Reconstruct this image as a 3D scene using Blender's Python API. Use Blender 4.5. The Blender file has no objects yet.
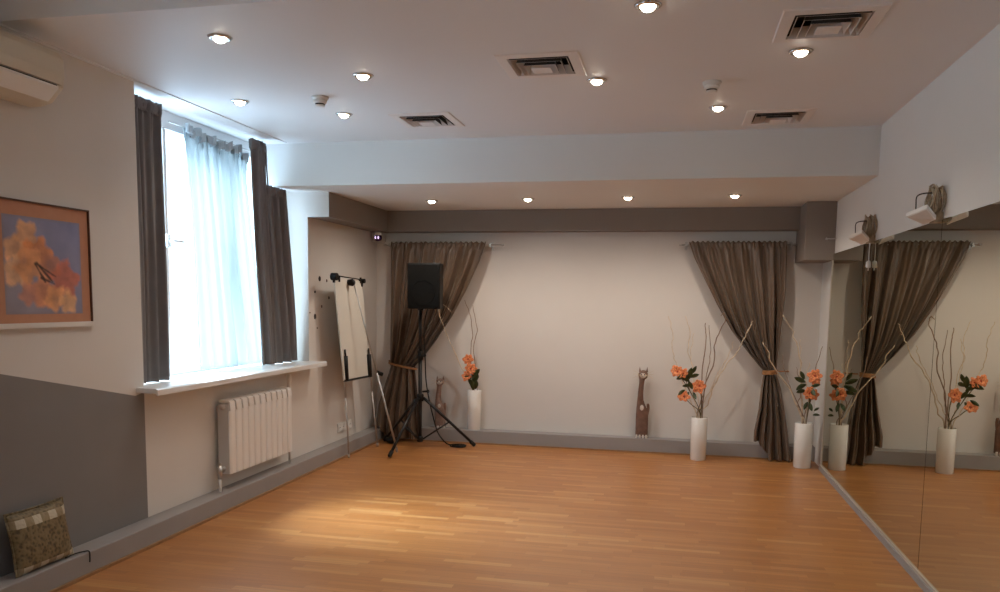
import bpy, bmesh, math, random
from mathutils import Vector, Matrix, noise
random.seed(7)
C = bpy.context.scene.collection
PI = math.pi
sin, cos = math.sin, math.cos

# ------------------------------------------------------------------ materials
def nodes_of(m):
    m.use_nodes = True
    return m.node_tree.nodes, m.node_tree.links

def mat(name, col, rough=0.5, metal=0.0, spec=0.5, bump=0.0, bscale=40.0, var=0.06, vscale=6.0, emit=None, estr=0.0, sheen=0.0, coat=0.0):
    m = bpy.data.materials.new(name)
    n, l = nodes_of(m)
    b = n['Principled BSDF']
    b.inputs['Roughness'].default_value = rough
    b.inputs['Metallic'].default_value = metal
    b.inputs['Specular IOR Level'].default_value = spec
    b.inputs['Sheen Weight'].default_value = sheen
    b.inputs['Coat Weight'].default_value = coat
    tc = n.new('ShaderNodeTexCoord')
    nz = n.new('ShaderNodeTexNoise'); nz.inputs['Scale'].default_value = vscale; nz.inputs['Detail'].default_value = 4
    l.new(tc.outputs['Object'], nz.inputs['Vector'])
    rp = n.new('ShaderNodeValToRGB')
    a = [max(0, c * (1 - var)) for c in col[:3]]; d = [min(1, c * (1 + var)) for c in col[:3]]
    rp.color_ramp.elements[0].position = 0.3; rp.color_ramp.elements[1].position = 0.7
    rp.color_ramp.elements[0].color = (*a, 1); rp.color_ramp.elements[1].color = (*d, 1)
    l.new(nz.outputs['Fac'], rp.inputs['Fac']); l.new(rp.outputs['Color'], b.inputs['Base Color'])
    if bump > 0:
        n2 = n.new('ShaderNodeTexNoise'); n2.inputs['Scale'].default_value = bscale; n2.inputs['Detail'].default_value = 5
        l.new(tc.outputs['Object'], n2.inputs['Vector'])
        bp = n.new('ShaderNodeBump'); bp.inputs['Strength'].default_value = bump; bp.inputs['Distance'].default_value = 0.01
        l.new(n2.outputs['Fac'], bp.inputs['Height']); l.new(bp.outputs['Normal'], b.inputs['Normal'])
    if emit:
        b.inputs['Emission Color'].default_value = (*emit, 1); b.inputs['Emission Strength'].default_value = estr
    return m

def parquet():
    m = bpy.data.materials.new('oak_parquet')
    n, l = nodes_of(m); b = n['Principled BSDF']
    def math_(op, a, bb=None):
        x = n.new('ShaderNodeMath'); x.operation = op
        for i, v in enumerate((a, bb)):
            if v is None: continue
            if isinstance(v, (int, float)): x.inputs[i].default_value = v
            else: l.new(v, x.inputs[i])
        return x.outputs[0]
    g = n.new('ShaderNodeNewGeometry'); s = n.new('ShaderNodeSeparateXYZ'); l.new(g.outputs['Position'], s.inputs[0])
    ry = math_('MULTIPLY', s.outputs['Y'], 1 / 0.050); row = math_('FLOOR', ry); fy = math_('FRACT', ry)
    w1 = n.new('ShaderNodeTexWhiteNoise'); w1.noise_dimensions = '1D'; l.new(row, w1.inputs['W'])
    off = math_('MULTIPLY', w1.outputs['Value'], 7.0)
    rx = math_('ADD', math_('MULTIPLY', s.outputs['X'], 1 / 0.40), off); cell = math_('FLOOR', rx); fx = math_('FRACT', rx)
    cv = n.new('ShaderNodeCombineXYZ'); l.new(cell, cv.inputs[0]); l.new(row, cv.inputs[1])
    w2 = n.new('ShaderNodeTexWhiteNoise'); w2.noise_dimensions = '3D'; l.new(cv.outputs[0], w2.inputs['Vector'])
    rp = n.new('ShaderNodeValToRGB'); e = rp.color_ramp.elements
    e[0].position = 0; e[0].color = (0.385, 0.150, 0.040, 1)
    e[1].position = 1; e[1].color = (0.55, 0.275, 0.095, 1)
    for p, c in ((0.3, (0.425, 0.173, 0.048, 1)), (0.65, (0.452, 0.190, 0.055, 1)), (0.9, (0.495, 0.220, 0.070, 1))):
        x = e.new(p); x.color = c
    l.new(w2.outputs['Value'], rp.inputs['Fac'])
    # grain, stretched along the strips
    gv = n.new('ShaderNodeCombineXYZ')
    l.new(math_('ADD', math_('MULTIPLY', s.outputs['X'], 2.2), math_('MULTIPLY', w2.outputs['Value'], 31.0)), gv.inputs[0])
    l.new(math_('MULTIPLY', s.outputs['Y'], 60.0), gv.inputs[1]); l.new(cell, gv.inputs[2])
    gn = n.new('ShaderNodeTexNoise'); gn.inputs['Scale'].default_value = 1.0; gn.inputs['Detail'].default_value = 6; l.new(gv.outputs[0], gn.inputs['Vector'])
    gr = n.new('ShaderNodeValToRGB'); gr.color_ramp.elements[0].position = 0.3; gr.color_ramp.elements[1].position = 0.72
    gr.color_ramp.elements[0].color = (0.80, 0.78, 0.76, 1); gr.color_ramp.elements[1].color = (1.06, 1.06, 1.06, 1)
    l.new(gn.outputs['Fac'], gr.inputs['Fac'])
    mx = n.new('ShaderNodeMix'); mx.data_type = 'RGBA'; mx.blend_type = 'MULTIPLY'; mx.inputs[0].default_value = 1
    l.new(rp.outputs['Color'], mx.inputs[6]); l.new(gr.outputs['Color'], mx.inputs[7])
    # seams
    sy = math_('LESS_THAN', fy, 0.03); sx = math_('LESS_THAN', fx, 0.005)
    seam = math_('MULTIPLY', math_('MAXIMUM', sy, sx), 0.35)
    m2 = n.new('ShaderNodeMix'); m2.data_type = 'RGBA'; l.new(seam, m2.inputs[0]); l.new(mx.outputs[2], m2.inputs[6]); m2.inputs[7].default_value = (0.16, 0.065, 0.022, 1)
    l.new(m2.outputs[2], b.inputs['Base Color'])
    rr = math_('ADD', math_('MULTIPLY', gn.outputs['Fac'], 0.12), 0.28)
    l.new(rr, b.inputs['Roughness'])
    b.inputs['Specular IOR Level'].default_value = 0.65
    return m

def brocade():
    m = bpy.data.materials.new('brocade'); n, l = nodes_of(m); b = n['Principled BSDF']; b.inputs['Roughness'].default_value = 0.6
    tc = n.new('ShaderNodeTexCoord'); s = n.new('ShaderNodeSeparateXYZ'); l.new(tc.outputs['Object'], s.inputs[0])
    v = n.new('ShaderNodeTexVoronoi'); v.inputs['Scale'].default_value = 60; v.feature = 'SMOOTH_F1'; l.new(tc.outputs['Object'], v.inputs['Vector'])
    nz = n.new('ShaderNodeTexNoise'); nz.inputs['Scale'].default_value = 32; nz.inputs['Detail'].default_value = 6; l.new(tc.outputs['Object'], nz.inputs['Vector'])
    ad = n.new('ShaderNodeMath'); ad.operation = 'ADD'; l.new(v.outputs['Distance'], ad.inputs[0]); l.new(nz.outputs['Fac'], ad.inputs[1])
    rp = n.new('ShaderNodeValToRGB'); e = rp.color_ramp.elements
    e[0].position = 0.62; e[0].color = (0.075, 0.055, 0.027, 1); e[1].position = 1.10; e[1].color = (0.19, 0.138, 0.066, 1)
    x = e.new(0.86); x.color = (0.13, 0.095, 0.042, 1)
    l.new(ad.outputs[0], rp.inputs['Fac'])
    # checked ribbon woven across the top and along the hem
    ck = n.new('ShaderNodeTexChecker'); ck.inputs['Scale'].default_value = 20
    ck.inputs['Color1'].default_value = (0.50, 0.45, 0.34, 1); ck.inputs['Color2'].default_value = (0.27, 0.21, 0.12, 1)
    cv = n.new('ShaderNodeCombineXYZ'); l.new(s.outputs['Y'], cv.inputs[0]); l.new(cv.outputs[0], ck.inputs['Vector'])
    def band(lo, hi):
        g = n.new('ShaderNodeMath'); g.operation = 'GREATER_THAN'; l.new(s.outputs['Z'], g.inputs[0]); g.inputs[1].default_value = lo
        k = n.new('ShaderNodeMath'); k.operation = 'LESS_THAN'; l.new(s.outputs['Z'], k.inputs[0]); k.inputs[1].default_value = hi
        p = n.new('ShaderNodeMath'); p.operation = 'MULTIPLY'; l.new(g.outputs[0], p.inputs[0]); l.new(k.outputs[0], p.inputs[1]); return p.outputs[0]
    mxm = n.new('ShaderNodeMath'); mxm.operation = 'MAXIMUM'; l.new(band(0.230, 0.272), mxm.inputs[0]); l.new(band(-0.01, 0.04), mxm.inputs[1])
    mx = n.new('ShaderNodeMix'); mx.data_type = 'RGBA'; l.new(mxm.outputs[0], mx.inputs[0]); l.new(rp.outputs['Color'], mx.inputs[6]); l.new(ck.outputs['Color'], mx.inputs[7])
    l.new(mx.outputs[2], b.inputs['Base Color'])
    bp = n.new('ShaderNodeBump'); bp.inputs['Strength'].default_value = 0.4; bp.inputs['Distance'].default_value = 0.01; l.new(ad.outputs[0], bp.inputs['Height']); l.new(bp.outputs['Normal'], b.inputs['Normal'])
    return m

def sheer():
    m = bpy.data.materials.new('sheer_voile'); n, l = nodes_of(m)
    out = n['Material Output']; n.remove(n['Principled BSDF'])
    tr = n.new('ShaderNodeBsdfTransparent'); tr.inputs[0].default_value = (0.93, 0.97, 0.99, 1)
    tl = n.new('ShaderNodeBsdfTranslucent'); tl.inputs[0].default_value = (0.36, 0.385, 0.388, 1)
    df = n.new('ShaderNodeBsdfDiffuse'); df.inputs[0].default_value = (0.45, 0.50, 0.52, 1)
    wv = n.new('ShaderNodeTexNoise'); wv.inputs['Scale'].default_value = 300
    a = n.new('ShaderNodeMixShader'); a.inputs[0].default_value = 0.2; l.new(tl.outputs[0], a.inputs[1]); l.new(df.outputs[0], a.inputs[2])
    mr = n.new('ShaderNodeMapRange'); mr.inputs['To Min'].default_value = 0.72; mr.inputs['To Max'].default_value = 0.84; l.new(wv.outputs['Fac'], mr.inputs['Value'])
    x = n.new('ShaderNodeMixShader'); l.new(mr.outputs[0], x.inputs[0]); l.new(tr.outputs[0], x.inputs[1]); l.new(a.outputs[0], x.inputs[2])
    l.new(x.outputs[0], out.inputs['Surface'])
    return m

def glass():
    m = bpy.data.materials.new('window_glass'); n, l = nodes_of(m); out = n['Material Output']; n.remove(n['Principled BSDF'])
    tr = n.new('ShaderNodeBsdfTransparent'); tr.inputs[0].default_value = (0.95, 0.98, 0.99, 1)
    gl = n.new('ShaderNodeBsdfGlossy'); gl.inputs['Roughness'].default_value = 0.02
    x = n.new('ShaderNodeMixShader'); x.inputs[0].default_value = 0.03; l.new(tr.outputs[0], x.inputs[1]); l.new(gl.outputs[0], x.inputs[2])
    l.new(x.outputs[0], out.inputs['Surface']); return m

def mirror_mat():
    m = bpy.data.materials.new('mirror_glass'); n, l = nodes_of(m); out = n['Material Output']; n.remove(n['Principled BSDF'])
    gl = n.new('ShaderNodeBsdfGlossy'); gl.inputs['Roughness'].default_value = 0.0; gl.inputs['Color'].default_value = (0.70, 0.69, 0.60, 1)
    l.new(gl.outputs[0], out.inputs['Surface']); return m

def attr_mat(name, attr, rough=0.6):
    m = bpy.data.materials.new(name); n, l = nodes_of(m); b = n['Principled BSDF']; b.inputs['Roughness'].default_value = rough
    a = n.new('ShaderNodeAttribute'); a.attribute_name = attr; l.new(a.outputs['Color'], b.inputs['Base Color']); return m

M = {}
M['cream'] = mat('cream_wall_paint', (0.65, 0.615, 0.575), 0.85, spec=0.25, bump=0.05, bscale=120, var=0.015, vscale=2)
M['white'] = mat('white_wall_paint', (0.70, 0.69, 0.665), 0.8, spec=0.3, bump=0.03, bscale=120, var=0.012, vscale=2)
M['ceil'] = mat('white_ceiling_film', (0.71, 0.705, 0.705), 0.55, spec=0.3, var=0.01, vscale=1.5)
M['grey'] = mat('grey_wall_paint', (0.215, 0.203, 0.197), 0.75, spec=0.3, bump=0.04, bscale=120, var=0.03, vscale=3)
M['taupe'] = mat('taupe_beam_paint', (0.235, 0.200, 0.175), 0.8, spec=0.25, bump=0.03, bscale=120, var=0.02, vscale=3)
M['skirt'] = mat('grey_skirting_paint', (0.300, 0.280, 0.270), 0.55, spec=0.4, var=0.03, vscale=3)
M['floor'] = parquet()
M['floortrim'] = mat('oak_edge_trim', (0.30, 0.16, 0.07), 0.45, var=0.15, vscale=14)
M['sill'] = mat('white_sill_plastic', (0.74, 0.735, 0.72), 0.3, var=0.01)
M['frame'] = mat('white_window_plastic', (0.82, 0.84, 0.85), 0.3, var=0.01)
M['glass'] = glass(); M['sheer'] = sheer(); M['mirror'] = mirror_mat()
M['curt'] = mat('brown_satin_fabric', (0.125, 0.080, 0.049), 0.36, spec=0.6, bump=0.10, bscale=260, var=0.10, vscale=9, sheen=0.15)
M['drape'] = mat('charcoal_blackout_fabric', (0.175, 0.160, 0.155), 0.7, spec=0.3, bump=0.12, bscale=320, var=0.06, vscale=9)
M['tie'] = mat('tan_leather_strap', (0.36, 0.17, 0.06), 0.5, var=0.12, vscale=30)
M['steel'] = mat('brushed_steel', (0.52, 0.50, 0.48), 0.32, metal=1, var=0.05)
M['chrome'] = mat('chrome_trim', (0.72, 0.70, 0.68), 0.18, metal=1, var=0.03)
M['bulb'] = mat('lit_bulb_glass', (1, 0.95, 0.85), 0.3, emit=(1.0, 0.90, 0.72), estr=28.0)
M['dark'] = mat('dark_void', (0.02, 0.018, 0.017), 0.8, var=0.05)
M['black'] = mat('black_plastic', (0.008, 0.0075, 0.007), 0.5, spec=0.25, var=0.1)
M['blackmetal'] = mat('black_powder_coat', (0.010, 0.009, 0.009), 0.4, spec=0.35, var=0.1)
M['grille'] = mat('black_speaker_grille', (0.0055, 0.0055, 0.005), 0.7, spec=0.15, bump=0.5, bscale=400, var=0.2, vscale=200)
M['plastic'] = mat('white_plastic', (0.74, 0.73, 0.70), 0.38, var=0.01)
M['acplastic'] = mat('ivory_plastic', (0.62, 0.56, 0.45), 0.4, var=0.015)
M['vent'] = mat('white_vent_metal', (0.72, 0.68, 0.65), 0.45, var=0.01)
M['rad'] = mat('white_enamel', (0.78, 0.755, 0.72), 0.3, var=0.01)
M['radside'] = mat('grey_enamel_side', (0.50, 0.48, 0.46), 0.4, var=0.04)
M['board'] = mat('whiteboard_back', (0.66, 0.63, 0.56), 0.45, var=0.01)
M['alu'] = mat('grey_aluminium_tube', (0.46, 0.44, 0.42), 0.4, metal=0.7, var=0.04)
M['ceramic'] = mat('white_ceramic', (0.78, 0.755, 0.71), 0.25, var=0.015, coat=0.3)
M['twig_pale'] = mat('pale_peeled_twig', (0.62, 0.50, 0.36), 0.7, var=0.2, vscale=30)
M['twig_dark'] = mat('brown_twig', (0.27, 0.18, 0.125), 0.7, var=0.25, vscale=30)
M['petal'] = mat('orange_petal', (0.74, 0.235, 0.085), 0.55, var=0.40, vscale=70)
M['petal_in'] = mat('red_flower_heart', (0.42, 0.05, 0.02), 0.6, var=0.2, vscale=40)
M['leaf'] = mat('dark_green_leaf', (0.045, 0.070, 0.022), 0.45, var=0.3, vscale=20)
M['stem'] = mat('brown_green_stem', (0.12, 0.09, 0.035), 0.6, var=0.2, vscale=20)
M['wood'] = mat('carved_brown_wood', (0.155, 0.082, 0.055), 0.6, bump=0.4, bscale=50, var=0.3, vscale=22)
M['woodgrey'] = mat('weathered_pinkish_wood', (0.24, 0.155, 0.12), 0.6, bump=0.4, bscale=50, var=0.25, vscale=22)
M['whitepaint'] = mat('white_craft_paint', (0.68, 0.62, 0.56), 0.6, var=0.1, vscale=40)
M['picframe'] = mat('dark_wood_frame', (0.11, 0.055, 0.035), 0.45, var=0.15, vscale=30)
M['mat'] = mat('terracotta_mount_card', (0.47, 0.225, 0.135), 0.75, var=0.04, vscale=20)
M['ledge'] = mat('white_frame_strip', (0.66, 0.62, 0.57), 0.5, var=0.02)
M['art'] = attr_mat('watercolour_paint', 'paint')
M['brocade'] = brocade()
M['cordbeige'] = mat('beige_flex_cord', (0.36, 0.28, 0.19), 0.6, var=0.25, vscale=50)
M['spot'] = mat('dark_brown_sticker', (0.022, 0.013, 0.010), 0.5, var=0.2)
M['spotb'] = mat('mid_brown_sticker', (0.10, 0.055, 0.04), 0.5, var=0.2)
M['lens'] = mat('violet_tinted_dome', (0.045, 0.018, 0.075), 0.12, spec=0.8, var=0.1)
M['ir'] = mat('lit_violet_diode', (0.8, 0.6, 0.9), 0.3, emit=(0.85, 0.62, 1.0), estr=1.2)
M['lampface'] = mat('frosted_lamp_glass', (0.62, 0.56, 0.50), 0.35, var=0.03)
M['mirtrim'] = mat('silver_mirror_trim', (0.62, 0.58, 0.52), 0.35, metal=0.6, var=0.04)

# ------------------------------------------------------------------ mesh building
class MB:
    def __init__(s): s.v = []; s.f = []; s.mi = []
    def add(s, vs, fs, mi=0):
        o = len(s.v); s.v += [tuple(v) for v in vs]
        s.f += [tuple(i + o for i in f) for f in fs]; s.mi += [mi] * len(fs); return s
    def box(s, x0, x1, y0, y1, z0, z1, mi=0):
        v = [(x, y, z) for x in (x0, x1) for y in (y0, y1) for z in (z0, z1)]
        return s.add(v, [(0, 1, 3, 2), (4, 6, 7, 5), (0, 4, 5, 1), (2, 3, 7, 6), (0, 2, 6, 4), (1, 5, 7, 3)], mi)
    def prism(s, pts, axis, a, b, mi=0):
        """closed outline pts (2-D) extruded along axis from a to b"""
        def P(p, t):
            return {'x': (t, p[0], p[1]), 'y': (p[0], t, p[1]), 'z': (p[0], p[1], t)}[axis]
        n = len(pts); v = [P(p, a) for p in pts] + [P(p, b) for p in pts]
        f = [tuple(range(n))[::-1], tuple(range(n, 2 * n))] + [(i, (i + 1) % n, (i + 1) % n + n, i + n) for i in range(n)]
        return s.add(v, f, mi)
    def lathe(s, cx, cy, prof, seg=24, mi=0, a=1.0, b=1.0):
        v = []; f = []
        for (r, z) in prof:
            for k in range(seg):
                t = 2 * PI * k / seg; v.append((cx + r * a * cos(t), cy + r * b * sin(t), z))
        for j in range(len(prof) - 1):
            for k in range(seg):
                f.append((j * seg + k, j * seg + (k + 1) % seg, (j + 1) * seg + (k + 1) % seg, (j + 1) * seg + k))
        if prof[0][0] > 1e-5: f.append(tuple(range(seg))[::-1])
        if prof[-1][0] > 1e-5: f.append(tuple((len(prof) - 1) * seg + k for k in range(seg)))
        return s.add(v, f, mi)
    def tube(s, pts, r, seg=8, mi=0, closed=False):
        pts = [Vector(p) for p in pts]; n = len(pts)
        rs = r if isinstance(r, (list, tuple)) else [r] * n
        v = []; f = []; up = None
        for i, p in enumerate(pts):
            if closed: t = pts[(i + 1) % n] - pts[i - 1]
            else: t = pts[min(i + 1, n - 1)] - pts[max(i - 1, 0)]
            t.normalize()
            if up is None:
                up = Vector((0, 0, 1)) if abs(t.z) < 0.9 else Vector((1, 0, 0))
            up = (up - t * up.dot(t)); up.normalize(); sd = t.cross(up)
            for k in range(seg):
                a = 2 * PI * k / seg; v.append(p + (up * cos(a) + sd * sin(a)) * rs[i])
        m = n if closed else n - 1
        for i in range(m):
            j = (i + 1) % n
            for k in range(seg): f.append((i * seg + k, i * seg + (k + 1) % seg, j * seg + (k + 1) % seg, j * seg + k))
        if not closed: f += [tuple(range(seg))[::-1], tuple((n - 1) * seg + k for k in range(seg))]
        return s.add(v, f, mi)
    def ell(s, c, r, seg=14, rings=9, mi=0):
        v = []; f = []
        for j in range(rings + 1):
            t = PI * j / rings
            for k in range(seg):
                p = 2 * PI * k / seg; v.append((c[0] + r[0] * sin(t) * cos(p), c[1] + r[1] * sin(t) * sin(p), c[2] + r[2] * cos(t)))
        for j in range(rings):
            for k in range(seg): f.append((j * seg + k, (j + 1) * seg + k, (j + 1) * seg + (k + 1) % seg, j * seg + (k + 1) % seg))
        return s.add(v, f, mi)
    def grid(s, fn, nu, nv, mi=0):
        v = [fn(i / nu, j / nv) for j in range(nv + 1) for i in range(nu + 1)]
        f = [(j * (nu + 1) + i, j * (nu + 1) + i + 1, (j + 1) * (nu + 1) + i + 1, (j + 1) * (nu + 1) + i) for j in range(nv) for i in range(nu)]
        return s.add(v, f, mi)

def root_loc(p):
    while p.parent: p = p.parent
    return p.location.copy()

def obj(name, mb, m, parent=None, smooth=False, bevel=0, solid=0, sub=0, origin=None):
    me = bpy.data.meshes.new(name)
    o = Vector(root_loc(parent)) if parent else Vector(origin or (0, 0, 0))
    me.from_pydata([tuple(Vector(v) - o) for v in mb.v], [], mb.f)
    for x in (m if isinstance(m, (list, tuple)) else [m]): me.materials.append(x)
    for p, i in zip(me.polygons, mb.mi): p.material_index = i; p.use_smooth = smooth
    bm = bmesh.new(); bm.from_mesh(me)
    bmesh.ops.remove_doubles(bm, verts=bm.verts, dist=1e-6)
    if not solid: bmesh.ops.recalc_face_normals(bm, faces=bm.faces)
    bm.to_mesh(me); bm.free(); me.update()
    ob = bpy.data.objects.new(name, me); C.objects.link(ob)
    if parent: ob.parent = parent
    else: ob.location = o
    if solid:
        k = ob.modifiers.new('thickness', 'SOLIDIFY'); k.thickness = solid; k.offset = 0
    if bevel:
        k = ob.modifiers.new('bevel', 'BEVEL'); k.width = bevel; k.segments = 2; k.limit_method = 'ANGLE'; k.angle_limit = 0.6
    if sub:
        k = ob.modifiers.new('subdiv', 'SUBSURF'); k.levels = sub; k.render_levels = sub
    return ob

def thing(name, label, cat, loc, group=None):
    o = bpy.data.objects.new(name, None); C.objects.link(o); o.location = loc; o.empty_display_size = 0.1
    o['label'] = label; o['category'] = cat
    if group: o['group'] = group
    return o
def tag(o, label, cat, group=None):
    o['label'] = label; o['category'] = cat
    if group: o['group'] = group
    return o
def struct(name, mb, m, parent=None, **k):
    o = obj(name, mb, m, parent, **k)
    if not parent: o['kind'] = 'structure'
    return o
def dup(root, loc, label):
    r = root.copy(); C.objects.link(r); r.location = loc; r['label'] = label
    for ch in root.children:
        c = ch.copy(); C.objects.link(c); c.parent = r
        for g in ch.children:
            d = g.copy(); C.objects.link(d); d.parent = c
    return r
def smoothpath(pts, n=6):
    """Catmull-Rom through pts"""
    P = [Vector(p) for p in pts]; P = [P[0] * 2 - P[1]] + P + [P[-1] * 2 - P[-2]]; out = []
    for i in range(1, len(P) - 2):
        for k in range(n):
            t = k / n; a, b, c, d = P[i - 1], P[i], P[i + 1], P[i + 2]
            out.append(0.5 * ((2 * b) + (c - a) * t + (2 * a - 5 * b + 4 * c - d) * t * t + (3 * b - a - 3 * c + d) * t ** 3))
    out.append(P[-2]); return out
def lerp(a, b, t): return a + (b - a) * t
def pw(tab, t):
    """piecewise-linear table, smoothed between rows"""
    if t <= tab[0][0]: return tab[0][1]
    for (a, x), (b, y) in zip(tab, tab[1:]):
        if t <= b: return lerp(x, y, (t - a) / (b - a))
    return tab[-1][1]

# ------------------------------------------------------------------ room dimensions
XL, XR, YB, YF = -3.17, 1.37, 8.20, -3.0
ZC, ZS, ZN = 2.765, 2.423, 3.10        # main ceiling, soffit, higher ceiling over the near end
Y1, Y2 = 4.28, 6.55                    # window niche
XW = -3.46                             # window plane
XO = -3.62

b = MB().box(XO, 1.6, YF - .2, 8.4, -0.12, 0); struct('floor', b, M['floor'])

# left wall: blocks around the niche and the added second window, painted skins on the room side
b = MB()
b.box(XO, XL - .002, YF, -1.6, 0, 3.3); b.box(XO, XL - .002, -1.6, 0.9, 0, .95); b.box(XO, XL - .002, -1.6, 0.9, 2.5, 3.3)
b.box(XO, XL - .002, 0.9, Y1, 0, 3.3); b.box(XO, XL - .002, Y1, Y2, 0, .915); b.box(XO, XL - .002, Y2, 8.4, 0, 3.3)
def skin(pts, mi): b.add([(XL, y, z) for y, z in pts], [tuple(range(len(pts)))], mi)
skin([(YF, 0), (-1.6, 0), (-1.6, 3.3), (YF, 3.3)], 0); skin([(-1.6, 0), (0.9, 0), (0.9, .95), (-1.6, .95)], 0); skin([(-1.6, 2.5), (0.9, 2.5), (0.9, 3.3), (-1.6, 3.3)], 0)
skin([(0.9, 0), (Y1, 0), (Y1, .915), (4.20, .900), (0.9, 1.631)], 1)
skin([(0.9, 1.631), (4.20, .900), (Y1, .915), (Y1, ZC + .03), (0.9, ZC + .5)], 0)
skin([(Y1, 0), (Y2, 0), (Y2, .915), (Y1, .915)], 0); skin([(Y2, 0), (YB, 0), (YB, ZC), (Y2, ZC)], 0)
b.add([(XL, Y1, .9), (XL - .002, Y1, .9), (XL - .002, Y1, ZC), (XL, Y1, ZC), (XL, Y2, .9), (XL - .002, Y2, .9), (XL - .002, Y2, ZC), (XL, Y2, ZC)], [(0, 1, 2, 3), (4, 7, 6, 5)], 0)
struct('wall_left', b, [M['cream'], M['grey']])
b = MB().box(XL, 1.6, YB, 8.4, 0, 3.3); struct('wall_back', b, M['cream'])
b = MB().box(XR, 1.6, YF, YB, 0, 3.3); struct('wall_right', b, M['white'])
b = MB().box(XO, 1.6, YF - .2, YF, 0, 3.3); struct('wall_front', b, M['cream'])

# ceiling with the four vent openings, step up near the camera
VENTS = [(-0.745, 4.37), (-1.755, 5.53), (0.628, 3.965), (0.632, 5.80)]
VH = 0.170
b = MB()
xs = sorted({XO, 1.6} | {round(x + s * VH, 4) for x, y in VENTS for s in (-1, 1)})
ys = sorted({3.27, YB + .2} | {round(y + s * VH, 4) for x, y in VENTS for s in (-1, 1)})
for x0, x1 in zip(xs, xs[1:]):
    for y0, y1 in zip(ys, ys[1:]):
        cx, cy = (x0 + x1) / 2, (y0 + y1) / 2
        if any(abs(cx - vx) < VH and abs(cy - vy) < VH for vx, vy in VENTS): continue
        b.add([(x0, y0, ZC), (x1, y0, ZC), (x1, y1, ZC), (x0, y1, ZC)], [(0, 1, 2, 3)])
for vx, vy in VENTS:
    for k in range(4):
        c = [(vx - VH, vy - VH), (vx + VH, vy - VH), (vx + VH, vy + VH), (vx - VH, vy + VH)]; p, q = c[k], c[(k + 1) % 4]
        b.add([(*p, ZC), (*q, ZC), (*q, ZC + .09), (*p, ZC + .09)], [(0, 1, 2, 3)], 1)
b.box(XO, 1.6, 3.27, 8.4, ZC + .09, 3.4)
b.add([(XO, 3.27, ZC), (1.6, 3.27, ZC), (1.6, 3.27, ZC + .1), (XO, 3.27, ZC + .1)], [(0, 1, 2, 3)])
b.box(XO, 1.6, YF - .2, 3.27, ZN, 3.4)
struct('ceiling', b, [M['ceil'], M['dark']])
b = MB().box(XL, XR, 6.18, YB, ZS, ZC); b.box(-3.375, XL, 6.18, Y2, ZS, ZC)
struct('ceiling_soffit', b, M['white'])
b = MB().box(XL + .0, XL + .025, 3.30, 6.14, ZC - .006, ZC); struct('trim_2', b, M['ceil'])

# grey boxed beams under the soffit
b = MB().box(XL, -2.97, Y2 + .004, YB, 2.21, ZS); b.add([(XL, Y2, 2.21), (-2.97, Y2, 2.21), (-2.97, Y2, ZS), (XL, Y2, ZS)], [(0, 1, 2, 3)], 1)
struct('beam_left', b, [M['taupe'], M['cream']])
b = MB().box(-2.97, 1.13, 8.0, YB, 2.21, ZS); struct('beam_back', b, M['taupe'])
b = MB().box(1.115, XR, 7.63, YB, 1.905, ZS); struct('pillar_box', b, M['taupe'], bevel=.004)

# skirting ledges
b = MB().box(XL, -3.03, YF, YB, 0, .128); struct('baseboard_left', b, M['skirt'], bevel=.005)
b = MB().box(-3.03, XR, 8.05, YB, 0, .140); struct('baseboard_back', b, M['skirt'], bevel=.005)
b = MB().box(1.342, XR, YF, 7.66, 0, .040); struct('baseboard_right', b, M['skirt'])
b = MB().box(-3.03, -3.014, YF, 8.05, 0, .016); struct('trim_3', b, M['floortrim'])
b = MB().box(-3.014, 1.342, 8.036, 8.05, 0, .014); struct('trim_4', b, M['floortrim'])

# mirrors on the right wall
b = MB().box(1.352, XR, 1.6, 7.655, .040, .056); b.box(1.352, XR, 7.635, 7.655, .056, 1.962)
struct('trim_1', b, M['mirtrim'])
for y0, y1, lab in ((4.662, 7.635, 'tall wall mirror panel reaching to the back corner, beside the vase'), (1.66, 4.656, 'tall wall mirror panel nearest the camera, cut off by the picture edge')):
    b = MB().box(1.360, 1.3695, y0, y1, .056, 1.962)
    tag(obj('mirror_panel', b, M['mirror'], origin=(1.365, y0, .056)), lab, 'mirror', 'mirror panels on the wall')

# ------------------------------------------------------------------ window
w = MB()
FX0, FX1 = XW - .07, XW
for (y0, y1, z0, z1) in ((Y1, Y1 + .07, .946, ZC), (Y2 - .19, Y2, .946, ZC), (Y1, Y2, .946, 1.0), (Y1, Y2, 2.645, ZC), (4.955, 4.990, 1.0, 2.645), (5.66, 5.70, 1.0, 2.645)):
    w.box(FX0, FX1, y0, y1, z0, z1)
wf = struct('window_1', w, M['frame'], bevel=.006); wf['kind'] = 'structure'
obj('pane', MB().box(XW - .045, XW - .035, Y1 + .07, 4.955, 1.0, 2.645), M['glass'], wf)
obj('pane', MB().box(XW - .045, XW - .035, 4.990, 5.66, 1.0, 2.645), M['glass'], wf)
obj('pane', MB().box(XW - .045, XW - .035, 5.70, Y2 - .19, 1.0, 2.645), M['glass'], wf)
h = MB().box(XW, XW + .016, 4.955, 4.990, 1.84, 1.93); h.tube([(XW + .016, 4.972, 1.885), (XW + .05, 4.972, 1.885), (XW + .055, 4.99, 1.885), (XW + .055, 5.08, 1.885)], .010)
obj('window_handle', h, M['frame'], wf, smooth=True)
s = MB().prism([(XW, .946), (-3.035, .946), (-3.02, .938), (-3.02, .905), (-3.034, .905), (-3.034, .917), (XW, .917)], 'y', Y1 + .001, Y2 - .001)
s.prism([(XL + .001, .946), (-3.035, .946), (-3.02, .938), (-3.02, .905), (-3.034, .905), (-3.034, .917), (XL + .001, .917)], 'y', 4.205, Y1 + .001)
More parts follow.
